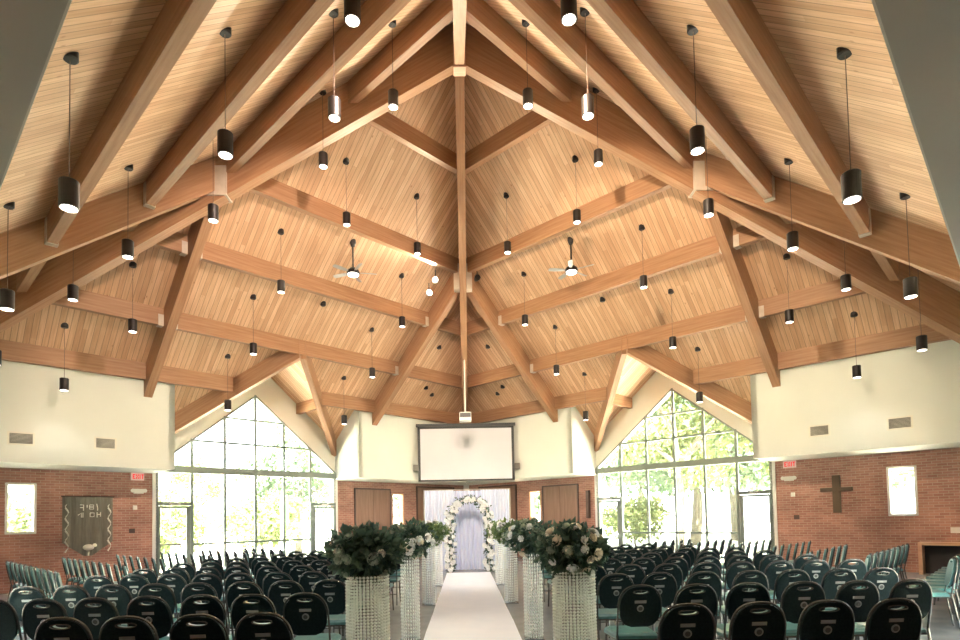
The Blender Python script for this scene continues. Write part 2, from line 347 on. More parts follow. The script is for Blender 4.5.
        mb = MB(); qbox(mb, q, sg * (e0 + .16), sg * (e1 - .1), SW - .1, SW - .06, .98, 1.02); mb.build('push_bar', M['fan'], dr)
        mb = MB(); qbox(mb, q, sg * (e0 + .35), sg * (e0 + .65), SW - .12, SW - .06, 2.13, 2.19); mb.build('door_closer', M['fan'], dr)

# skirting between brick faces is not visible; corner post at the back corner
mb = MB(); mb.box(-.12, .12, PY + RW - .22, PY + RW - .05, 0, ZB); struct('trim_2', mb, M['trimw'])

# ------------------------------------------------------------------ roof timbers
GH = 'hip beams of the pyramid roof'
hips = [((0, 1), 'centre hip beam running down from the peak to the back corner above the screen'), ((0, -1), 'centre hip beam running overhead towards the camera from the peak'), ((-1, 0), 'deep hip beam sweeping down from the peak to the left edge of the picture'), ((1, 0), 'deep hip beam sweeping down from the peak to the right edge of the picture')]
for (dx, dy), lab in hips:
    w_ = .20 if dy else .24; e1 = R + .3; root = thing('hip_beam', (0, PY, 0) if 0 else (dx * e1, PY + dy * e1, HZ - K * e1 - 1), lab, 'roof beam', GH)
    p0 = Vector((dx * .08, PY + dy * .08, HZ - K * .08)); p1 = Vector((dx * e1, PY + dy * e1, HZ - K * e1)); mb = MB()
    if dx: p0 = Vector((dx * .1, PY, HZ - K * .1))
    mb.beam(p0, p1, w_, -.02 if dy == 0 else -.04, -1.0); mb.build('beam', M['beam'], root, uv=p1 - p0)
    c = Vector((dx * JA, PY + dy * JA, HZ - K * JA))
    mb = MB()
    d2 = Vector((abs(dy), abs(dx), 0)); d1 = Vector((dx, dy, 0)); hw, hl = (.27, .13) if dy else (.16, .22)
    mb.hexa([c + d1 * a + d2 * b + Vector((0, 0, z)) for z in (-.9, -.28) for a, b in ((-hl, -hw), (hl, -hw), (hl, hw), (-hl, hw))]); mb.build('hanger_plate', M['block'], root)
mb = MB(); mb.box(-.13, .13, PY - .13, PY + .13, HZ - 1.12, HZ - .35); o = mb.build('peak_block', M['wood'], at=(0, PY, HZ - 1.12)); tag(o, 'small square wooden block where the four hip beams meet at the peak', 'beam block')
rd = {(-1, 1): 'back left', (1, 1): 'back right', (-1, -1): 'front left', (1, -1): 'front right'}
ordw = ['first', 'second', 'third', 'fourth', 'fifth', 'sixth', 'seventh', 'eighth', 'ninth', 'tenth']
for sx, sy, qn in QUADS:
    q = Q(sx, sy)
    for sg, ws in ((-1, 'beside the centre line'), (1, 'at the outer side')):
        if sy < 0 and sg < 0: continue
        e = sg * JA / S2; s0 = JA / S2 + .1; p0 = q(e, s0, zc(s0)); p1 = q(e, SR + .02, zc(SR + .02)); mb = MB(); mb.beam(p0, p1, .2, .06, -.71)
        o = mb.build('rafter_beam', M['beam'], at=p1 + Vector((0, 0, -.71)), uv=p1 - p0); tag(o, 'sloping rafter beam %s of the %s roof slope, from hip to white wall' % (ws, qn), 'roof beam', 'rafter beams')
    aa, dep = ((2.54, 5.15, 7.23, 9.40), .36) if sy > 0 else ((2.36, 4.9, 7.0, 9.14), .52)
    for k, a in enumerate(aa):
        s = a / S2; p0 = q(-s + .1, s, zc(s)); p1 = q(s - .1, s, zc(s)); mb = MB(); mb.beam(p0, p1, .15, .09, -dep)
        root = thing('purlin', q(0, s, zc(s) - dep), '%s horizontal purlin down from the peak on the %s plank slope' % (ordw[k], qn), 'roof beam', 'purlins')
        mb.build('beam', M['beam'], root, uv=p1 - p0)
        if a > JA:
            for e in (-1, 1):
                ee = e * (JA / S2 + .17) if 0 else e * JA / S2
                for off in (-.16, .16):
                    mb = MB(); qbox(mb, q, ee + off - .06, ee + off + .06, s - .09, s + .09, zc(s) - dep - .015, zc(s) - .1); mb.build('hanger_plate', M['block'], root)
    s = SR - .09
    gap = REC * (SR - SRID) / (SW - SRID)
    if sy < 0: continue
    for sg, ws in ((-1, 'on the centre side'), (1, 'on the outer side')):
        p0 = q(sg * gap, s, zc(s)); p1 = q(sg * s, s, zc(s)); mb = MB(); mb.beam(p0, p1, .16, .09, -.36); 
        o = mb.build('purlin', M['beam'], at=p0 + Vector((0, 0, -.36)), uv=p1 - p0); tag(o, 'lowest purlin along the white wall top, %s slope, %s' % (qn, ws), 'roof beam', 'eaves purlins')
        p0 = q(sg * .04, SRID, ZR); p1 = q(sg * REC, SW, ZE); mb = MB(); mb.beam(p0, p1, .17, .04, -.5)
        o = mb.build('valley_beam', M['beam'], at=p1 + Vector((0, 0, -.5)), uv=p1 - p0); tag(o, 'slanting valley beam of the %s window gable, %s' % (qn, ws), 'roof beam', 'valley beams')
        ee = 1.5; z = ZR - (ZR - ZE) * ee / REC; p0 = q(sg * ee, SRID + (SW - SRID) * ee / REC + .08, z); p1 = q(sg * ee, SW - .02, z); mb = MB(); mb.beam(p0, p1, .14, .1, -.3)
        o = mb.build('purlin', M['beam'], at=p1 + Vector((0, 0, -.3)), uv=p1 - p0); tag(o, 'short purlin stub inside the %s window gable, %s' % (qn, ws), 'roof beam', 'gable purlins')

# ------------------------------------------------------------------ lamps: pendants, floods, fans
def zceil(x, y): return HZ - K * (abs(x) + abs(y - PY))
def make_pendant(x, y, zb, first=None):
    zt = zceil(x, y)
    if first is None:
        r = thing('pendant_light', (x, y, zt), world=False)
        mb = MB(); mb.lathe([(0, -.045), (.06, -.045), (.075, -.03), (.075, .07), (0, .07)], n=18); mb.build('canopy', M['darkm'], r, smooth=False)
        mb = MB(); mb.lathe([(0, 0), (.088, 0), (.09, .01), (.09, .27), (.08, .28), (0, .28)], n=24); mb.build('lamp_shade', M['darkm'], r, smooth=False)
        mb = MB(); mb.lathe([(0, -.006), (.074, -.006), (.074, .0), (0, .0)], n=20); mb.build('lens', M['lens'], r)
        mb = MB(); mb.tube([(0, 0, 0), (0, 0, -1)], .0055, 6); mb.build('cord', M['cord'], r)
        ld = bpy.data.lights.new('pendant_bulb', 'SPOT'); ld.energy = PENDANT_W; ld.spot_size = math.radians(110); ld.spot_blend = .8; ld.shadow_soft_size = .07; ld.color = (1, .95, .88)
        lo = bpy.data.objects.new('bulb', ld); col.objects.link(lo); lo.parent = r; freeze(r)
    else: r = copy_tree(first); r.location = (x, y, zt)
    for c in r.children:
        if c.name.startswith(('lamp_shade', 'lens')): c.location.z = zb - zt
        elif c.name.startswith('bulb'): c.location.z = zb - zt - .03
        elif c.name.startswith('cord'): c.scale.z = zt - zb - .27
    return r
QR = S2
def qxy(sx, sy, a, e): return (sx * (a / 2 + e / S2), PY + sy * (a / 2 - e / S2))
pend = []
for sx in (-1, 1):
    for (a, e, z, lab) in ((3.92, 1.0, 8.39, 'highest row, away from the centre beam'), (3.92, -1.13, 8.39, 'highest row, beside the centre beam'), (6.24, 1.77, 7.08, 'second row down, away from the centre beam'), (6.24, -1.93, 7.08, 'second row down, beside the centre beam'),
                       (8.3, 1.78, 5.89, 'third row down, above the window gable'), (8.33, -1.94, 5.9, 'third row down, beside the slanting rafter'), (10.43, 1.8, 4.66, 'lowest row, before the window gable tip'), (10.43, -1.91, 4.66, 'lowest row, over the wall end by the screen'),
                       (8.3, 4.55, 5.86, 'third row down, beyond the outer rafter'), (10.42, 5.52, 4.66, 'lowest row, in front of the plain white wall')):
        x, y = qxy(sx, 1, a, e); pend.append((x, y, z, sx, 1, lab))
for sx in (-1, 1):
    for (x, y, z, lab) in ((3.935, 5.745, 4.715, 'nearest and biggest, in the upper corner'), (2.885, 6.96, 6.02, 'second biggest, in front of the hip beam'), (5.6, 9.66, 6.03, 'in front of the hip beam half way along it'), (6.65, 8.47, 4.73, 'hanging low near the side edge of the picture'),
                         (1.815, 8.13, 7.30, 'in front of the hip beam near the peak'), (1.175, 9.9, 8.74, 'closest to the peak, beside the centre beam'), (2.79, 11.56, 8.72, 'just under the hip beam below the peak'), (4.46, 10.3, 6.97, 'under the hanger plate of the hip beam'),
                         (7.46, 11.1, 5.88, 'just behind the lower part of the hip beam'), (8.9, 11.1, 4.66, 'lowest of its slope, against the side wall'), (1.19, 6.2, 7.03, 'cut off by the top edge of the picture')):
        pend.append((sx * x, y, z, sx, -1, lab))
first = None
for x, y, z, sx, sy, lab in pend:
    r = make_pendant(x, y, z, first); first = first or r
    tag(r, 'black cylinder pendant, %s slope, %s' % (rd[(sx, sy)], lab), 'pendant light', 'pendant lights')
for i, (x, y, lab) in enumerate([(-3.89, 16.02, 'small round ceiling sensor in the middle of the back left slope'), (3.89, 16.01, 'small round ceiling sensor in the middle of the back right slope'),
                  (-.84, 19.48, 'small dark ceiling spot high up left of the centre beam'), (.81, 19.5, 'small dark ceiling spot high up right of the centre beam'), (-1.39, 20.79, 'upper of the two dark ceiling spots left above the screen'), (-1.21, 21.24, 'lower of the two dark ceiling spots left above the screen'), (1.37, 20.81, 'upper of the two dark ceiling spots right above the screen'), (1.21, 21.24, 'lower of the two dark ceiling spots right above the screen')]):
    mb = MB(); mb.lathe([(0, -.05), (.06, -.05), (.08, -.03), (.08, .08), (0, .08)], n=16); z = zceil(x, y)
    o = mb.build('ceiling_spot', M['darkm'], at=(0, 0, 0)); o.location = (x, y, z); tag(o, lab, 'ceiling fitting', 'ceiling spots')

def flood(x, y, z, tgt, W, label, lit=True, colr=(1, .88, .64), size=92):
    r = thing('flood_light', (x, y, z), label, 'spotlight', 'spotlights at the beam joints', world=False)
    d = (Vector(tgt) - Vector((x, y, z))).normalized()
    mb = MB(); mb.lathe([(0, -.12), (.06, -.12), (.085, -.02), (.09, .05), (.08, .05), (.075, .02), (0, .02)], n=18, ax=d); mb.build('housing', M['plastic'] if lit else M['darkm'], r)
    if lit: mb = MB(); mb.lathe([(0, .025), (.072, .025), (.072, .03), (0, .03)], n=18, ax=d); mb.build('lens', M['floodlens'], r)
    mb = MB(); mb.tube([(0, 0, .0), (0, 0, .18), (-.0, 0, .3)], .015, 6); mb.build('bracket', M['darkm'], r)
    if lit:
        ld = bpy.data.lights.new('flood', 'SPOT'); ld.energy = W; ld.spot_size = math.radians(size); ld.spot_blend = .35; ld.shadow_soft_size = .12; ld.color = colr
        lo = bpy.data.objects.new('lamp', ld); col.objects.link(lo); lo.location = Vector((x, y, z)) + d * .06; aim(lo, tgt); lo.parent = r; lo.location = d * .06
    return r
flood(-.72, 16.75, 9.05, (-4, 4, 6.5), FLOOD_TO_FRONT * .02, 'small white spotlight highest of three left of the centre beam joint')
flood(-.80, 16.8, 8.55, (-3.5, 4, 6.8), FLOOD_TO_FRONT, 'small white spotlight, middle of three left of the centre beam joint')
flood(-1.0, 16.95, 8.23, (3.5, 4, 6.8), FLOOD_TO_FRONT, 'small white spotlight lowest of three left of the centre beam joint')
flood(.42, 16.85, 8.62, (4, 4, 9), FLOOD_TO_FRONT, 'small dark spotlight right of the centre beam joint', lit=False)
flood(-.5, 7.1, 8.35, (-3.8, 15.2, 4.2), FLOOD_TO_BACK, 'spotlight on the overhead beam aimed at the back left slope', colr=(1, .78, .66), size=78)
flood(.5, 7.1, 8.35, (3.8, 15.2, 4.2), FLOOD_TO_BACK * 1.25, 'spotlight on the overhead beam aimed at the back right slope', colr=(1, .80, .58), size=78)

def make_fan():
    r = thing('ceiling_fan', (0, 0, 0), world=False)
    mb = MB(); mb.lathe([(0, -.12), (.05, -.12), (.085, -.02), (.085, .12), (0, .12)], n=16); mb.build('canopy', M['darkm'], r)
    mb = MB(); mb.tube([(0, 0, 0), (0, 0, -.72)], .02, 8); mb.build('downrod', M['darkm'], r)
    mb = MB(); mb.lathe([(0, -.66), (.05, -.68), (.15, -.76), (.17, -.80), (.17, -.86), (0, -.86)], n=20); mb.build('motor', M['darkm'], r)
    mb = MB(); mb.lathe([(0, -.93), (.07, -.92), (.13, -.885), (.14, -.86), (0, -.86)], n=20); mb.build('light_bowl', M['lens'], r)
    for k in range(5):
        a = 2 * math.pi * k / 5 + .2; c, s = math.cos(a), math.sin(a); pts = []
        for rr, hw in ((.16, .03), (.26, .05), (.44, .06), (.58, .055), (.61, .03)):
            pts.append((rr, hw))
        mb = MB(); 
        def P(rr, t, dz): return (c * rr - s * t, s * rr + c * t, -.81 + dz + t * .25)
        n = len(pts)
        top = [P(a_, b_, .004) for a_, b_ in pts] + [P(a_, -b_, .004) for a_, b_ in reversed(pts)]; bot = [P(a_, b_, -.004) for a_, b_ in pts] + [P(a_, -b_, -.004) for a_, b_ in reversed(pts)]
        mb.prism(bot, top); mb.build('blade', M['fan'], r)
    freeze(r); return r
f1 = make_fan(); f1.location = (-2.85, 14.96, 8.82); tag(f1, 'ceiling fan with a light, hanging on the back left slope', 'ceiling fan', 'ceiling fans')
f2 = copy_tree(f1); f2.location = (2.84, 14.98, 8.82); f2.rotation_euler.z = .5; tag(f2, 'ceiling fan with a light, hanging on the back right slope', 'ceiling fan')

# ------------------------------------------------------------------ back wall: screen, projector, doors, speakers
y = 21.4; root = thing('projection_screen', (0, y, 2.96), 'wide white projection screen with a black border above the curtain', 'projection screen')
mb = MB(); mb.box(-1.67, 1.69, y, y + .02, 3.02, 4.9); mb.build('screen_surface', M['screen'], root)
mb = MB()
for b in ((-1.76, -1.67, 2.96, 4.96), (1.69, 1.78, 2.96, 4.96), (-1.76, 1.78, 2.96, 3.02), (-1.76, 1.78, 4.9, 4.98)): mb.box(b[0], b[1], y - .012, y + .03, b[2], b[3])
mb.build('screen_border', M['blackborder'], root)
mb = MB(); mb.box(-1.82, 1.84, y - .06, y + .1, 4.98, 5.08); mb.build('roller_housing', M['blackborder'], root)
root = thing('projector', (0, 19.4, 4.85), 'white ceiling projector on a pole in front of the screen top', 'projector')
mb = MB(); mb.box(-.20, .20, 19.2, 19.6, 4.82, 4.93); mb.build('body', M['plastic'], root)
mb = MB(); mb.box(-.18, .18, 19.2, 19.6, 4.93, 5.08); mb.build('rear_panel', M['black'], root)
mb = MB(); mb.box(-.2, -.18, 19.2, 19.6, 4.93, 5.1); mb.box(.18, .2, 19.2, 19.6, 4.93, 5.1); mb.box(-.2, .2, 19.2, 19.6, 5.08, 5.11); mb.build('cage', M['plastic'], root)
mb = MB(); mb.tube([(0, 19.4, 5.1), (0, 19.4, zceil(0, 19.4) - .98)], .025, 8); mb.build('pole', M['plastic'], root)
for sg in (-1, 1):
    for k in (0,):
        q = Q(sg, 1); mb = MB(); mb.box(-.09, .09, -.12, .08, 0, .22); o = mb.build('wall_speaker', M['vent']); 
        o.location = (sg * 1.86 + .02, 21.4, 3.36); tag(o, 'small grey speaker box on the wall %s of the screen' % ('left' if sg < 0 else 'right'), 'speaker', 'speakers beside the screen')
for sx, nm in ((-1, 'left'), (1, 'right')):
    q = Q(sx, 1)
    def et(t): return (t - RW / 2) * S2
    # flush brown double doors in the brick and a second door nearer the corner
    for di, (t0, t1, z1) in enumerate(((2.95, 4.12, 2.78), (.55, 2.03, 2.92))):
        dr = thing('door_%d' % (9 + (sx > 0) * 2 + di), q((et(t0) + et(t1)) / 2, SW, 0), kind='structure')
        mb = MB(); a, b = et(t0), et(t1)
        for a0, a1, b0, b1 in ((a, a + .05, 0, z1), (b - .05, b, 0, z1), (a, b, z1 - .05, z1)): qbox(mb, q, a0, a1, SW - .05, SW - .001, b0, b1)
        mb.build('door_frame', M['brown'], dr)
        m_ = (a + b) / 2
        for a0, a1 in ((a + .055, m_ - .006), (m_ + .006, b - .055)):
            mb = MB(); qbox(mb, q, a0, a1, SW - .035, SW - .001, .01, z1 - .055); mb.build('door_leaf', M['panel'], dr)
q = Q(1, 1); mb = MB(); e = (4.43 - RW / 2) * S2; qbox(mb, q, e - .05, e + .05, SW - .14, SW, 1.5, 2.5); o = mb.build('column_speaker', M['brown'], at=q(e, SW, 1.5)); tag(o, 'slim dark column speaker on the brick right of the curtain', 'speaker')

# ------------------------------------------------------------------ side walls: signs, cross, banner, vents
def glyphs(mb, text, o, u, v, n, h, w, gap, th, depth):
    F = {'E': ['111', '1  ', '11 ', '1  ', '111'], 'X': ['1 1', '1 1', ' 1 ', '1 1', '1 1'], 'I': ['1', '1', '1', '1', '1'], 'T': ['111', ' 1 ', ' 1 ', ' 1 ', ' 1 ']}
    x = 0
    for ch in text:
        g = F[ch]; cw = w / 3
        for r_, row in enumerate(g):
            for c_, b_ in enumerate(row):
                if b_ == '1':
                    p = o + u * (x + c_ * cw) + v * (h - (r_ + 1) * h / 5); a = u * cw; b = v * (h / 5)
                    mb.hexa([p, p + a, p + a + b, p + b, p - n * depth, p + a - n * depth, p + a + b - n * depth, p + b - n * depth])
        x += len(g[0]) * cw + gap
    return x - gap
for sx, nm in ((-1, 'left'), (1, 'right')):
    q = Q(sx, 1); n = Vector((sx, 1, 0)).normalized(); u = Vector((1, -sx, 0)).normalized() if sx > 0 else Vector((1, 1, 0)).normalized(); v = Vector((0, 0, 1))
    u = Vector((1, -1, 0)).normalized() if sx > 0 else Vector((1, 1, 0)).normalized()
    def at(t, z, out=0): return q((t - RW / 2) * S2, SW - out, z)
    c = at(9.16, 2.82); root = thing('exit_sign', c, 'red lit exit sign under the white wall on the %s brick wall' % nm, 'exit sign', 'exit signs')
    o_ = c - u * .165; mb = MB(); mb.hexa([o_ + a + b + d for d in (Vector(), -n * .05) for a, b in ((u * 0, v * 0), (u * .33, v * 0), (u * .33, v * .2), (u * 0, v * .2))]); mb.build('housing', M['exitw'], root)
    mb = MB(); glyphs(mb, 'EXIT', c - u * .125 + v * .035 - n * .05, u, v, n, .13, .066, .02, .01, .006); mb.build('lettering', M['exitr'], root)
    c = at(9.14, 2.45); root = thing('emergency_light', c, 'white twin-head emergency light below the %s exit sign' % nm, 'emergency light', 'emergency lights')
    mb = MB(); o_ = c - u * .12; mb.hexa([o_ + a + b + d for d in (Vector(), -n * .07) for a, b in ((u * 0, v * 0), (u * .24, v * 0), (u * .24, v * .13), (u * 0, v * .13))]); mb.build('housing', M['plastic'], root)
    for k in (-1, 1):
        mb = MB(); mb.lathe([(0, -.03), (.05, -.02), (.055, .03), (0, .035)], c=c + u * (.15 * k) + v * .08 - n * .05, n=12, ax=-n); mb.build('lamp_head', M['plastic'], root)
    c = at(9.2, 2.0); mb = MB(); mb.hexa([c + a + b + d for d in (Vector(), -n * .04) for a, b in ((-u * .05, v * 0), (u * .05, v * 0), (u * .05, v * .12), (-u * .05, v * .12))]); o = mb.build('thermostat', M['plastic'], at=c); tag(o, 'small pale wall thermostat below the %s emergency light' % nm, 'thermostat', 'thermostats')
    c = at(9.25, 1.36); mb = MB(); mb.hexa([c + a + b + d for d in (Vector(), -n * .03) for a, b in ((-u * .07, v * 0), (u * .07, v * 0), (u * .07, v * .12), (-u * .07, v * .12))]); o = mb.build('switch_plate', M['brown'], at=c); tag(o, 'brown switch plate low on the %s brick wall by the glass door' % nm, 'switch', 'switch plates')
    for t, z, ww, far in ((8.9, 3.49, .40, 'nearer the window'), (10.07, 3.47, .42, 'nearer the picture edge')):
        e = (t - R / 2) * S2; c = q(e, SR, z); root = thing('air_vent', c, 'grey rectangular air vent in the %s white wall, %s' % (nm, far), 'vent', 'wall air vents')
        mb = MB(); qbox(mb, q, e - ww / 2 - .04, e + ww / 2 + .04, SR - .012, SR, z - .04, z + .26); mb.build('frame', M['ventf'], root)
        mb = MB()
        for k in range(8): qbox(mb, q, e - ww / 2, e + ww / 2, SR - .022, SR - .012, z + k * .0285, z + k * .0285 + .021)
        mb.build('louvres', M['vent'], root)
q = Q(1, 1); e = (9.96 - RW / 2) * S2; root = thing('wall_cross', q(e, SW, 1.52), 'dark wooden cross hanging on the right brick wall', 'cross')
mb = MB(); qbox(mb, q, e - .095, e + .095, SW - .06, SW - .001, 1.52, 2.53); mb.build('upright', M['cross'], root)
mb = MB(); qbox(mb, q, e - .38, e + .38, SW - .075, SW - .012, 2.10, 2.20); mb.build('crossbar', M['cross'], root)
# banner
q = Q(-1, 1); ea, eb = (10.38 - RW / 2) * S2, (9.58 - RW / 2) * S2; ec = (ea + eb) / 2; wB = ea - eb; n = Vector((-1, 1, 0)).normalized()
root = thing('wall_banner', q(ec, SW, .78), 'olive fabric banner with white ribbons and lettering on the left brick wall', 'banner')
mb = MB(); vs = []; fs = []; NU, NV = 24, 10
for i in range(NU + 1):
    f = i / NU; e = ea - wB * f; zb = .82 + .42 * (abs(f - .5) * 2 - .25 if abs(f - .5) > .125 else 0) if True else 0; zb = .8 + max(0, abs(f - .5) - .08) * .85
    for j in range(NV + 1):
        g = j / NV; z = 2.34 + (zb - 2.34) * g; vs.append(q(e, SW - .03 - .018 * math.sin(f * 30) * (1 - .0 * g), z))
for i in range(NU):
    for j in range(NV): a = i * (NV + 1) + j; fs.append((a, a + 1, a + NV + 2, a + NV + 1))
mb.add(vs, fs); nv = len(vs); mb.add([v + Vector((-1, 1, 0)).normalized() * .008 for v in vs], [tuple(reversed(f)) for f in fs]); mb.build('cloth', M['banner'], root)
mb = MB(); mb.tube([q(ea + .03, SW - .04, 2.35), q(eb - .03, SW - .04, 2.35)], .015, 8); mb.build('rod', M['brown'], root)
for k, e in enumerate((ea - .09, eb + .09)):
    mb = MB(); pts = [q(e + .035 * math.sin(i * 1.15), SW - .065, 2.15 - i * .054) for i in range(24)]; mb.tube(pts, [.006 + .016 * abs(math.sin(i * .6)) for i in range(24)], 6); mb.build('ribbon', M['bannerw'], root)
def stroke(mb, pts, w=.016):   # strokes of the sewn-on lettering, in banner coordinates (0..1 across, z)
    mb.tube([q(ea - wB * a, SW - .062, z) for a, z in pts], w, 5)
mb = MB()
for pts in ([(.33, 2.13), (.40, 2.13), (.40, 1.98)], [(.33, 2.06), (.40, 2.06)], [(.47, 2.13), (.47, 2.06)], [(.52, 2.13), (.52, 2.02), (.60, 2.02), (.60, 2.13), (.52, 2.13)], [(.52, 2.075), (.60, 2.075)], [(.66, 2.16), (.68, 2.05), (.68, 1.98)],
            [(.29, 1.86), (.36, 1.92), (.36, 1.80)], [(.39, 1.93), (.39, 1.80)], [(.53, 1.92), (.61, 1.92), (.61, 1.82), (.53, 1.82), (.53, 1.92)], [(.67, 1.94), (.67, 1.80)], [(.67, 1.88), (.74, 1.88)], [(.74, 1.94), (.74, 1.82)]): stroke(mb, pts, .012)
mb.build('lettering', M['bannerw'], root)
mb = MB(); c = q(ec, SW - .07, 1.02); mb.sphere(c, .13, 8, (1, 1, .62)); mb.sphere(c + Vector((.1, .1, .05)), .05, 6); mb.build('white_emblem', M['bannerw'], root, smooth=True)
# pale wooden frame / counter on the right wall
q = Q(1, 1); root = thing('wooden_counter', q(6.9, SW, 0), 'pale wooden counter with dark interior against the right brick wall', 'counter')
e0 = (11.2 - RW / 2) * S2; e1 = 9.2
mb = MB(); qbox(mb, q, e0, e1, SW - .5, SW - .01, .70, .77); mb.build('top', M['wood'], root)
for a0 in (e0, e1 - .08): mb = MB(); qbox(mb, q, a0, a0 + .08, SW - .5, SW - .01, 0, .70); mb.build('side', M['wood'], root)
mb = MB(); qbox(mb, q, e0 + .08, e1 - .08, SW - .08, SW - .02, 0, .70); mb.build('back_panel', M['darkin'], root)
mb = MB(); qbox(mb, q, (11.62 - RW / 2) * S2, (11.62 - RW / 2) * S2 + .3, SW - .03, SW, .98, 1.12); o = mb.build('wall_plate', M['plastic'], at=q((11.62 - RW / 2) * S2, SW, .98)); tag(o, 'white plate on the brick above the wooden counter at the right edge', 'wall plate')

# ------------------------------------------------------------------ aisle runner, drapes, arch
mb = MB(); vs = []; fs = []; N = 90; WD = 8
for i in range(N + 1):
    yy = 3.2 + (17.0 - 3.2) * i / N
    for j in range(WD + 1):
        x = -.63 + 1.26 * j / WD + .003 * math.sin(yy * 2.1 + j); z = .012 + .007 * max(0, math.sin(yy * 4.3 + j * .35 + math.sin(yy * 1.3) * 2)) ** 4
        vs.append((x, yy, z))
for i in range(N):
    for j in range(WD): a = i * (WD + 1) + j; fs.append((a, a + 1, a + WD + 2, a + WD + 1))
nv = len(vs); mb.add(vs, fs); mb.add([(v[0], v[1], .001) for v in vs], [tuple(reversed(f)) for f in fs])
o = mb.build('aisle_runner', M['runner'], smooth=True, fixn=False); tag(o, 'long white fabric aisle runner leading to the flower arch', 'aisle runner')
def drape(x0, x1, y, z0, z1, folds, amp, seed=0):
    rnd = random.Random(seed); n = folds * 8; vs = []; fs = []; ph = [rnd.uniform(-.5, .5) for _ in range(folds + 1)]
    for i in range(n + 1):
        f = i / n; k = f * folds; a = amp * math.sin(2 * math.pi * k + ph[int(k)] * 0) * (1 + .4 * math.sin(k * 1.7))
        for j, z in enumerate((z0, z0 + (z1 - z0) * .5, z1 - .08, z1)): vs.append((x0 + (x1 - x0) * f, y + a * (1.15, 1, .8, .45)[j], z))
    for i in range(n):
        for j in range(3): b = i * 4 + j; fs.append((b, b + 4, b + 5, b + 1))
    mb = MB(); mb.add(vs, fs); mb.add([(v[0], v[1] + .006, v[2]) for v in vs], [tuple(reversed(f)) for f in fs]); return mb
root = thing('backdrop_curtain', (0, 17.9, 0), 'tall white pleated backdrop curtain behind the flower arch', 'curtain')
for k, (a, b) in enumerate(((-1.30, -.42), (.42, 1.29))):
    drape(a, b, 17.9, .01, 2.45, 9, .035, k).build('curtain_panel', M['drape'], root, smooth=True, fixn=False)
drape(-.42, .42, 17.93, .01, 2.43, 7, .04, 5).build('curtain_panel', M['drape2'], root, smooth=True, fixn=False)['label'] = 'lilac grey centre panel'
for x in (-1.32, 1.31): mb = MB(); mb.tube([(x, 17.93, 0), (x, 17.93, 2.48)], .02, 8); mb.build('post', M['fan'], root)
mb = MB(); mb.tube([(-1.34, 17.93, 2.46), (1.33, 17.93, 2.46)], .018, 8); mb.build('crossbar', M['fan'], root)

def leaves(mb, rnd, c, rad, n, size, sq=(1, 1, 1), shell=.55, outward=.6):
    for _ in range(n):
        d = Vector((rnd.gauss(0, 1), rnd.gauss(0, 1), rnd.gauss(0, 1))).normalized(); r = rad * (shell + (1 - shell) * rnd.random())
        p = Vector(c) + Vector((d.x * sq[0], d.y * sq[1], d.z * sq[2])) * r
        t = (d * outward + Vector((rnd.gauss(0, .6), rnd.gauss(0, .6), rnd.gauss(0, .6) - .15))).normalized(); s_ = t.cross(Vector((rnd.gauss(0, 1), rnd.gauss(0, 1), rnd.gauss(0, 1)))).normalized()
        L = size * rnd.uniform(.6, 1.3); W = L * .28; nn_ = t.cross(s_)
        mb.add([p, p + t * L * .45 + s_ * W + nn_ * W * .3, p + t * L, p + t * L * .45 - s_ * W + nn_ * W * .3], [(0, 1, 2), (0, 2, 3)])
def rose_mesh(r, seed=0):
    rnd = random.Random(seed); mb = MB(); mb.sphere((0, 0, .1 * r), r * .5, 5)
    for ring, (k, rr, tilt, h) in enumerate(((3, .45, .25, .9), (5, .7, .5, .8), (6, .95, .85, .55))):
        for i in range(k):
            a = 2 * math.pi * i / k + ring * .6; vs = []
            for u_ in (-1, 0, 1):
                for v_ in (0, .5, 1):
                    b = a + u_ * 3.3 / k * (1 - .25 * v_); q_ = r * rr * (.45 + .55 * v_ ** .8) * (1 + .12 * v_ * tilt); vs.append((q_ * math.cos(b), q_ * math.sin(b), r * (-.35 + h * (v_ if v_ < 1 else .95) - tilt * .2 * v_)))
            mb.add(vs, [(0, 3, 4, 1), (1, 4, 5, 2), (3, 6, 7, 4), (4, 7, 8, 5)])
    return mb
# arch
rnd = random.Random(3); root = thing('floral_arch', (.05, 17.25, 0), 'arch of white roses and greenery at the end of the aisle runner', 'flower arch')
def arch_pt(t, r):   # t 0..1 along the arch centre line
    H0 = 1.55; HWd = .56; leg = H0; arc = math.pi * HWd; tot = 2 * leg + arc; d = t * tot
    if d < leg: return Vector((.05 - HWd, 17.25, d))
    if d < leg + arc: a = (d - leg) / HWd; return Vector((.05 - HWd * math.cos(a), 17.25, H0 + HWd * math.sin(a) * 1.05))
    return Vector((.05 + HWd, 17.25, H0 - (d - leg - arc)))
mb = MB(); mb.tube([arch_pt(i / 40, 0) for i in range(41)], .02, 8); mb.build('frame', M['plastic'], root)
mb = MB()
for i in range(150): leaves(mb, rnd, arch_pt(min(1, max(0.012, (i + rnd.random()) / 150)), 0), .155, 9, .085, shell=.2)
mb.build('greenery', M['leafd'], root, fixn=False)
rs = rose_mesh(.068, 1).build('blossom', M['rosew'], None, at=(0, 0, 0), smooth=True, fixn=False); rs.parent = root
spots = []
for i in range(98):
    p = arch_pt(.015 + .97 * i / 97, 0) - Vector((.05, 17.25, 0)); p += Vector((rnd.uniform(-.14, .14), -.08 - rnd.random() * .08, rnd.uniform(-.02, .02)))
    o = rs if i == 0 else rs.copy()
    if i: col.objects.link(o); o.parent = root
    o.location = p; o.rotation_euler = (math.pi / 2 + rnd.uniform(-.4, .4), 0, rnd.uniform(-.4, .4)); s_ = rnd.uniform(.75, 1.15); o.scale = (s_, s_, s_)

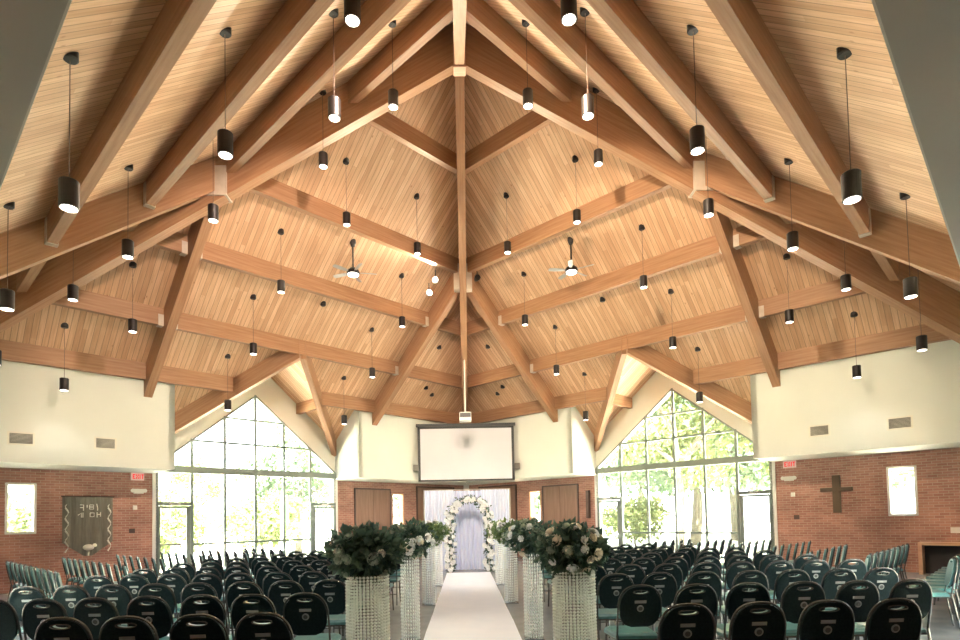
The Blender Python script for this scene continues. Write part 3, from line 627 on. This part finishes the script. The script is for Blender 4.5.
# ------------------------------------------------------------------ aisle columns and bouquets
def pearl_column(x, y, label):
    root = thing('pearl_column', (x, y, 0), label, 'aisle column', 'pearl strand columns', world=False); rad = .175; H = 1.1
    mb = MB(); mb.lathe([(0, 0), (.2, 0), (.2, .02), (0, .02)], n=32); mb.build('base', M['mirror'], root)
    mb = MB(); mb.lathe([(0, H - .015), (.16, H - .015), (.16, H), (0, H)], n=32); mb.build('top_plate', M['acrylic'], root)
    mb = MB(); mb.tube([(0, 0, .02), (0, 0, H - .015)], .025, 10); mb.build('pole', M['acrylic'], root)
    mb = MB(); nb = 40
    for i in range(nb): mb.sphere((0, 0, .03 + (H - .05) * i / (nb - 1)), 0.0128, 4, (1.05, 1.05, .95))
    st = mb.build('bead_strand', M['pearl'], root, smooth=True)
    NS = 36
    for k in range(NS):
        o = st if k == 0 else st.copy()
        if k: col.objects.link(o); o.parent = root
        a = 2 * math.pi * k / NS; o.location = (rad * math.cos(a), rad * math.sin(a), 0); o.rotation_euler.z = a
    return root
def crystal_column(x, y, H, label, first=None):
    if first: 
        r = copy_tree(first); r.location = (x, y, 0); tag(r, label); return r
    root = thing('crystal_column', (x, y, 0), label, 'aisle column', 'crystal strand columns', world=False); rad = .095
    mb = MB(); mb.box(-.12, .12, -.12, .12, 0, .02); mb.build('base', M['mirror'], root)
    mb = MB(); mb.box(-.12, .12, -.12, .12, H - .015, H); mb.build('top_plate', M['acrylic'], root)
    mb = MB(); mb.lathe([(.06, .02), (.06, H - .015), (.057, H - .015), (.057, .02)], n=16); mb.build('inner_tube', M['acrylic'], root)
    mb = MB(); nb = 24
    for i in range(nb): z = .03 + (H - .05) * i / nb; hh = (H - .05) / nb; mb.lathe([(0, z), (.010, z + hh * .5), (0, z + hh * .96)], n=5)
    st = mb.build('crystal_strand', M['crystal'], root)
    NS = 22
    for k in range(NS):
        o = st if k == 0 else st.copy()
        if k: col.objects.link(o); o.parent = root
        a = 2 * math.pi * k / NS; o.location = ((rad + .02) * math.cos(a), (rad + .02) * math.sin(a), 0); o.rotation_euler.z = a
    freeze(root); return root
def bouquet(x, y, z, rad, n, nr, seed, label, sq=(1.15, 1, .85), lm='leafd', mats=('rose', 'rosew', 'rosed'), rr=.05, wisps=6):
    rnd = random.Random(seed); root = thing('flower_arrangement', (x, y, z), label, 'flower arrangement', 'bouquets on the aisle columns', world=False)
    cz = rad * sq[2] * .72
    mb = MB(); leaves(mb, rnd, (0, 0, cz), rad * .86, n, rad * .30, sq, .35, .9)
    for k in range(wisps):
        a = rnd.uniform(0, 6.28); d = Vector((math.cos(a), math.sin(a), rnd.uniform(-.5, .5)))
        for i in range(9): leaves(mb, rnd, Vector((0, 0, cz)) + d * (rad * (.75 + .05 * i)), .03, 3, rad * .2, (1, 1, 1), .2, .6)
    mb.build('foliage', M[lm], root, fixn=False)
    mb = MB(); mb.lathe([(0, 0), (.06, 0), (.08, .08), (0, .08)], n=12); mb.build('foam_base', M['leafd'], root)
    base = [rose_mesh(rr, 4).build('rose', M[m_], root, smooth=True, fixn=False) for m_ in mats]
    for i in range(nr):
        o = base[i % len(base)] if i < len(base) else base[i % len(base)].copy()
        if i >= len(base): col.objects.link(o); o.parent = root
        d = Vector((rnd.gauss(0, 1), rnd.gauss(0, 1) - .5, rnd.gauss(0, 1) + .25)).normalized(); o.location = Vector((d.x * sq[0], d.y * sq[1], d.z * sq[2])) * rad * .92 + Vector((0, 0, cz))
        o.rotation_euler = d.to_track_quat('Z', 'Y').to_euler(); s_ = rnd.uniform(.7, 1.15); o.scale = (s_, s_, s_)
    return root
cc = None
for sg, nm in ((-1, 'left'), (1, 'right')):
    pearl_column(-.912 if sg < 0 else .862, 5.05, 'column of pearl strands nearest the camera, %s of the aisle' % nm)
    bouquet(-.93 if sg < 0 else .85, 5.05, 1.101, .30 if sg < 0 else .285, 1500, 22 if sg < 0 else 26, 11 + sg, 'large dark green bouquet %s on the pearl column %s of the aisle' % (('with few pale blooms', nm) if sg < 0 else ('with cream roses', nm)),
            mats=('rosed', 'rosed', 'rose') if sg < 0 else ('rose', 'rosed', 'rosew'))
    for k, (yy, xx) in enumerate(((7.55, .79), (10.75, .755), (13.75, .74))):
        lab = 'clear crystal strand column, %s after the pearl column, %s of the aisle' % (ordw[k], nm)
        c = crystal_column(sg * xx, yy, 1.12, lab, cc); cc = cc or c
        bouquet(sg * xx, yy, 1.121, (.30, .29, .28)[k], (800, 600, 500)[k], (20, 16, 14)[k], 30 + k + 5 * sg, 'white and green bouquet on the %s crystal column on the %s of the aisle' % (ordw[k], nm),
                mats=('rosew', 'rose', 'rosed') if k == 0 else ('rosew', 'rosew', 'rosed'), lm='leafd' if k == 0 else 'leafm', rr=.055)

# ------------------------------------------------------------------ chairs
def back_outline(w, z0, z1, n=20):
    pts = []
    for i in range(n + 1):          # arched top, curved lower corners
        a = math.pi * i / n; pts.append((w * math.copysign(abs(math.cos(a)) ** .75, math.cos(a)), z0 + (z1 - z0) * (.45 + .55 * math.sin(a) ** .85)))
    for i in range(1, 9):
        a = math.pi * (1 + i / 9.); pts.append((w * math.copysign(abs(math.cos(a)) ** .5, math.cos(a)), z0 + (z1 - z0) * (.45 + .45 * math.sin(a))))
    return pts
def make_chair(tilt=.21):
    r = thing('banquet_chair', (0, 0, 0), world=False)       # faces +y, back at -y
    def bk(x, z, d): return (x, -.20 - (z - .45) * tilt + d, z)
    out = back_outline(.185, .545, .915); n = len(out); cz = .868
    hole = []
    for i in range(n):
        x, z = out[i]; a = math.atan2((z - cz) * 2.2 if z > cz else (z - cz), x); hole.append((.07 * math.cos(a), cz + .017 * math.sin(a)))
    hole = sorted(hole, key=lambda p: math.atan2((p[1] - cz) / .017, p[0] / .07)); outs = sorted(out, key=lambda p: math.atan2(p[1] - cz, p[0]))
    def slab(o, h, d0, d1):
        mb = MB(); vs = [bk(x, z, d0) for x, z in o] + [bk(x, z, d0) for x, z in h] + [bk(x, z, d1) for x, z in o] + [bk(x, z, d1) for x, z in h]; fs = []
        for i in range(n):
            j = (i + 1) % n; fs += [(i, j, n + j, n + i), (2 * n + i, 3 * n + i, 3 * n + j, 2 * n + j), (i, 2 * n + i, 2 * n + j, j), (n + i, n + j, 3 * n + j, 3 * n + i)]
        return mb.add(vs, fs)
    slab(outs, hole, -.018, .006).build('backrest', M['shell'], r)
    ins = [(x * .94, .73 + (z - .73) * .94) for x, z in outs]
    slab(ins, hole, .006, .035).build('back_cushion', M['teal'], r)
    mb = MB(); mb.tube([bk(x, z, -.02) for x, z in ((.072 * math.cos(2 * math.pi * i / 18), cz + .018 * math.sin(2 * math.pi * i / 18)) for i in range(18))], .005, 5, closed=True); mb.build('handle_ring', M['chairmetal'], r)
    mb = MB(); pts = [(x * 1.06, z + .012) for x, z in out[:21]]; pts = [(.196, .47)] + [(.198, .6)] + pts + [(-.198, .6)] + [(-.196, .47)]
    mb.tube([bk(x, z, 0) for x, z in pts], .009, 8); mb.build('back_frame', M['chairmetal'], r, smooth=True)
    mb = MB(); vs = []
    o_ = [(-.19, -.19), (.19, -.19), (.205, 0), (.215, .19), (.17, .235), (-.17, .235), (-.215, .19), (-.205, 0)]
    mb.prism([(a, b, .425) for a, b in o_], [(a, b, .455) for a, b in o_]); t = [(a * .9, b * .9 + .01, .478) for a, b in o_]; mb.prism([(a, b, .455) for a, b in o_], t); mb.build('seat', M['teal'], r)
    mb = MB(); mb.tube([(-.19, -.19, .42), (.19, -.19, .42), (.2, .2, .42), (-.2, .2, .42)], .0105, 6, closed=True); mb.tube([(-.195, -.245, .2), (.195, -.245, .2)], .008, 6); mb.build('seat_frame', M['chairmetal'], r)
    for sx in (-1, 1):
        mb = MB(); mb.tube([bk(sx * .196, .47, 0), (sx * .197, -.215, .4), (sx * .2, -.28, .0)], .0115, 8); mb.build('leg', M['chairmetal'], r)
        mb = MB(); mb.tube([(sx * .19, .19, .42), (sx * .2, .25, .0)], .0115, 8); mb.build('leg', M['chairmetal'], r)
    mb = MB(); mb.hexa([bk(x, z, d) for d in (-.023, -.017) for x, z in ((-.052, .765), (.052, .765), (.052, .79), (-.052, .79))]); mb.build('number_plate', M['emblem'], r)
    c = Vector(bk(0, .718, -.019)); ax = Vector((0, -1, -tilt)).normalized(); mb = MB(); mb.lathe([(0, 0), (.031, 0), (.031, .004), (.022, .004), (.022, .0055), (0, .0055)], c=c, n=20, ax=ax); em = mb.build('emblem', M['emblem'], r)
    mb = MB(); mb.lathe([(.012, .005), (.020, .005), (.020, .007), (.012, .007)], c=c, n=16, ax=ax); mb.build('emblem_ring', M['emblem_in'], em)
    freeze(r); return r
proto = None; taken = []
def put_chair(x, y, rz, label, group):
    global proto
    o = None
    if proto is None: proto = make_chair(); o = proto
    if group.startswith('chairs of the angled') and any((x - a) ** 2 + (y - b) ** 2 < .34 for a, b in taken): return None
    if group.startswith('chairs of the angled') is False: taken.append((x, y))
    if o is None: o = copy_tree(proto)
    o.location = (x, y, 0); o.rotation_euler = (0, 0, rz); tag(o, label, 'chair', group); return o
rowy = [4.12, 5.24, 6.36, 7.48, 8.55, 9.7, 10.8, 11.9, 13.0]; cnt = {-1: [4, 7, 8, 8, 8, 8, 8, 7, 6], 1: [4, 6, 7, 8, 8, 8, 8, 7, 6]}
rowname = ['row nearest camera', 'second row from camera', 'third row from camera', 'fourth row from camera', 'fifth row from camera', 'sixth row from camera', 'third row from arch', 'second row from arch', 'row nearest arch']
rnd = random.Random(5)
for sg, nm in ((-1, 'left'), (1, 'right')):
    pitch = .457 if sg < 0 else .49
    for i, yy in enumerate(rowy):
        for k in range(cnt[sg][i]):
            x = sg * (1.49 + (.06 if i > 1 else 0) + pitch * k)
            # chair top sits about .28 m behind its centre, so the seat centre is further on
            put_chair(x + rnd.uniform(-.012, .012), yy + .27 + rnd.uniform(-.02, .02) + .012 * k * (i > 2), rnd.uniform(-.03, .03) + (-sg) * -.0, 'black chair from behind, %s from aisle, %s, %s block' % (ordw[k], rowname[i], nm), 'chairs of the %s block' % nm)
    # angled side rows, chairs seen from the side and facing the arch
    side = [(0, 5.95, 9.15, 2.6), (1, 5.25, 8.6, 4.0), (2, 5.2, 7.95, 5.42), (3, 5.0, 7.4, 6.82), (4, 4.35, 6.7, 8.2), (5, 3.8, 5.9, 9.6)]
    if sg > 0: side = [(-1, 6.3, 9.2, 1.25), (0, 5.85, 8.2, 2.65), (1, 5.2, 7.5, 3.9), (2, 5.2, 7.6, 5.3), (3, 4.9, 7.3, 6.7), (4, 4.3, 6.7, 8.1), (5, 3.8, 5.8, 9.5)]
    for k, xa, xb, off in side:
        x = xa; j = 0; dx = .335 if not (sg > 0 and k == -1) else .36
        while x <= xb + .01:
            yy = x + off; rz = math.radians(60) * (1 if sg > 0 else -1)
            f = Vector((-math.sin(rz), math.cos(rz))) * .27
            rn = {-1: 'nearest angled row', 0: 'first angled row', 1: 'second angled row', 2: 'third angled row', 3: 'fourth angled row', 4: 'fifth angled row', 5: 'angled row by window'}[k]
            put_chair(sg * x + f.x, yy + f.y, rz + rnd.uniform(-.03, .03), 'teal chair seen side-on, %s outwards in %s, %s side of hall' % (ordw[j] if j < 10 else 'last', rn, nm), 'chairs of the angled rows on the %s' % nm)
            x += dx; j += 1

# ------------------------------------------------------------------ outdoors
mb = MB(); mb.box(-90, 90, -40, 110, -.35, -.2); o = mb.build('lawn', M['grass']); tag(o, kind='structure')
for sx in (-1, 1):
    q = Q(sx, 1); mb = MB(); qbox(mb, q, -9, 9, SW + .35, SW + 3.0, -.2, -.12); tag(mb.build('path', M['paving']), kind='structure')
def make_tree(nm, seed, H, rad, lm, n, trunk=.22):
    rnd = random.Random(seed); r = thing(nm, (0, 0, 0), world=False)
    mb = MB(); pts = [(0.1 * math.sin(i), .1 * math.cos(i * 1.3), H * .6 * i / 5) for i in range(6)]; mb.tube(pts, [trunk * (1 - .1 * i) for i in range(6)], 8)
    for k in range(5):
        a = k * 1.3; p = Vector(pts[3 + k % 2]); mb.tube([p, p + Vector((math.cos(a) * rad * .4, math.sin(a) * rad * .4, H * .14)), p + Vector((math.cos(a) * rad * .7, math.sin(a) * rad * .7, H * .22))], [trunk * .5, trunk * .35, trunk * .15], 6)
    mb.build('trunk', M['bark'], r, smooth=True)
    mb = MB()
    for k in range(26):
        a = rnd.uniform(0, 6.28); h = rnd.uniform(.32, .95); rr = rad * (1 - abs(h - .6) * 1.2) * rnd.uniform(.3, .95)
        leaves(mb, rnd, (math.cos(a) * rr, math.sin(a) * rr, H * h), rad * .36, n // 26, .31, (1, 1, .7), .2, .3)
    mb.build('crown', M[lm], r, fixn=False); freeze(r); return r
ta = make_tree('tree', 1, 11, 4.2, 'treea', 6500); tb = make_tree('tree', 2, 8, 3.6, 'treeb', 5500); tc_ = make_tree('tree', 3, 3.2, 2.6, 'treea', 3500, .08)
spec = [  # (prototype, x, y, scale, rz, label)
    (ta, 9.5, 26, 1.0, 0, 'tall pale green tree close outside the right window, left part of the glass'), (ta, 14.5, 24.0, 1.1, 1, 'tall tree with a stout trunk seen through the middle of the right window'), (ta, 19, 23, 1.1, 2, 'tall tree seen through the right window beside the glass door'),
    (tb, 13, 33, 1.5, 0, 'rounded blue green tree far behind the right window trees'), (tb, 21, 31, 1.5, 2, 'wide blue green tree far off near the right door'), (ta, 26, 26, 1.2, 4, 'tree beyond the right glass door'), (ta, 17.5, 38, 1.4, 5, 'distant tall tree behind the right window'), (tb, 30, 20, 1.3, 1, 'tree seen through the small window of the right brick wall'),
    (tb, -9.5, 33, .95, 0, 'blue green tree beside the right end of the left window'), (ta, -17, 37, .56, 1, 'pale green tree in the middle of the left window'), (ta, -25, 36, .52, 2, 'pale tree seen through the left part of the left window'), (tb, -33, 33, .55, 3, 'tree seen beyond the left glass door'), (tb, -34, 21, 1.1, 3, 'green tree seen through the small window of the left brick wall'),
    (tc_, -13, 24.5, .8, 0, 'low bush outside the middle of the left window'), (tc_, -18, 23, .9, 2, 'low bush outside the left end of the left window'), (tc_, -10, 29, .9, 4, 'low bush outside the right end of the left window'), (tc_, -23, 27, 1.0, 5, 'spreading bush outside the left glass door'),
    (tc_, 9, 31, .8, 3, 'low bush outside the left end of the right window'), (tb, 14, 47, 1.7, 1, 'far blue green tree between the trunks in the right window'), (tb, 25, 44, 1.7, 4, 'far blue green tree behind the stout trunks, right window'), (tb, 33, 36, 1.5, 2, 'far tree seen low through the right glass door'), (tb, -2.5, 34, 1.0, 3, 'tree seen through the narrow window left of the curtain'), (tb, 5, 34, 1.0, 5, 'tree seen through the narrow window right of the curtain')]
used = set()
for pt, x, y, s_, rz, lab in spec:
    o = pt if pt.name not in used else copy_tree(pt); used.add(pt.name)
    o.location = (x, y, -.2); o.scale = (s_, s_, s_); o.rotation_euler.z = rz; tag(o, lab, 'bush' if pt is tc_ else 'tree', 'bushes outside' if pt is tc_ else 'trees outside')
root = thing('banner_post', (-7.6, 24.0, -.2), 'dark green banner on a slim post outside the left window', 'banner post')
mb = MB(); mb.tube([(-7.6, 24, -.2), (-7.6, 24, 2.7)], .03, 8); mb.build('post', M['fan'], root)
mb = MB(); mb.box(-7.58, -7.28, 23.98, 24.02, 1.5, 2.6); mb.build('banner', M['polegreen'], root)
for o in bpy.data.objects:
    if '_at' in o.keys(): del o['_at']
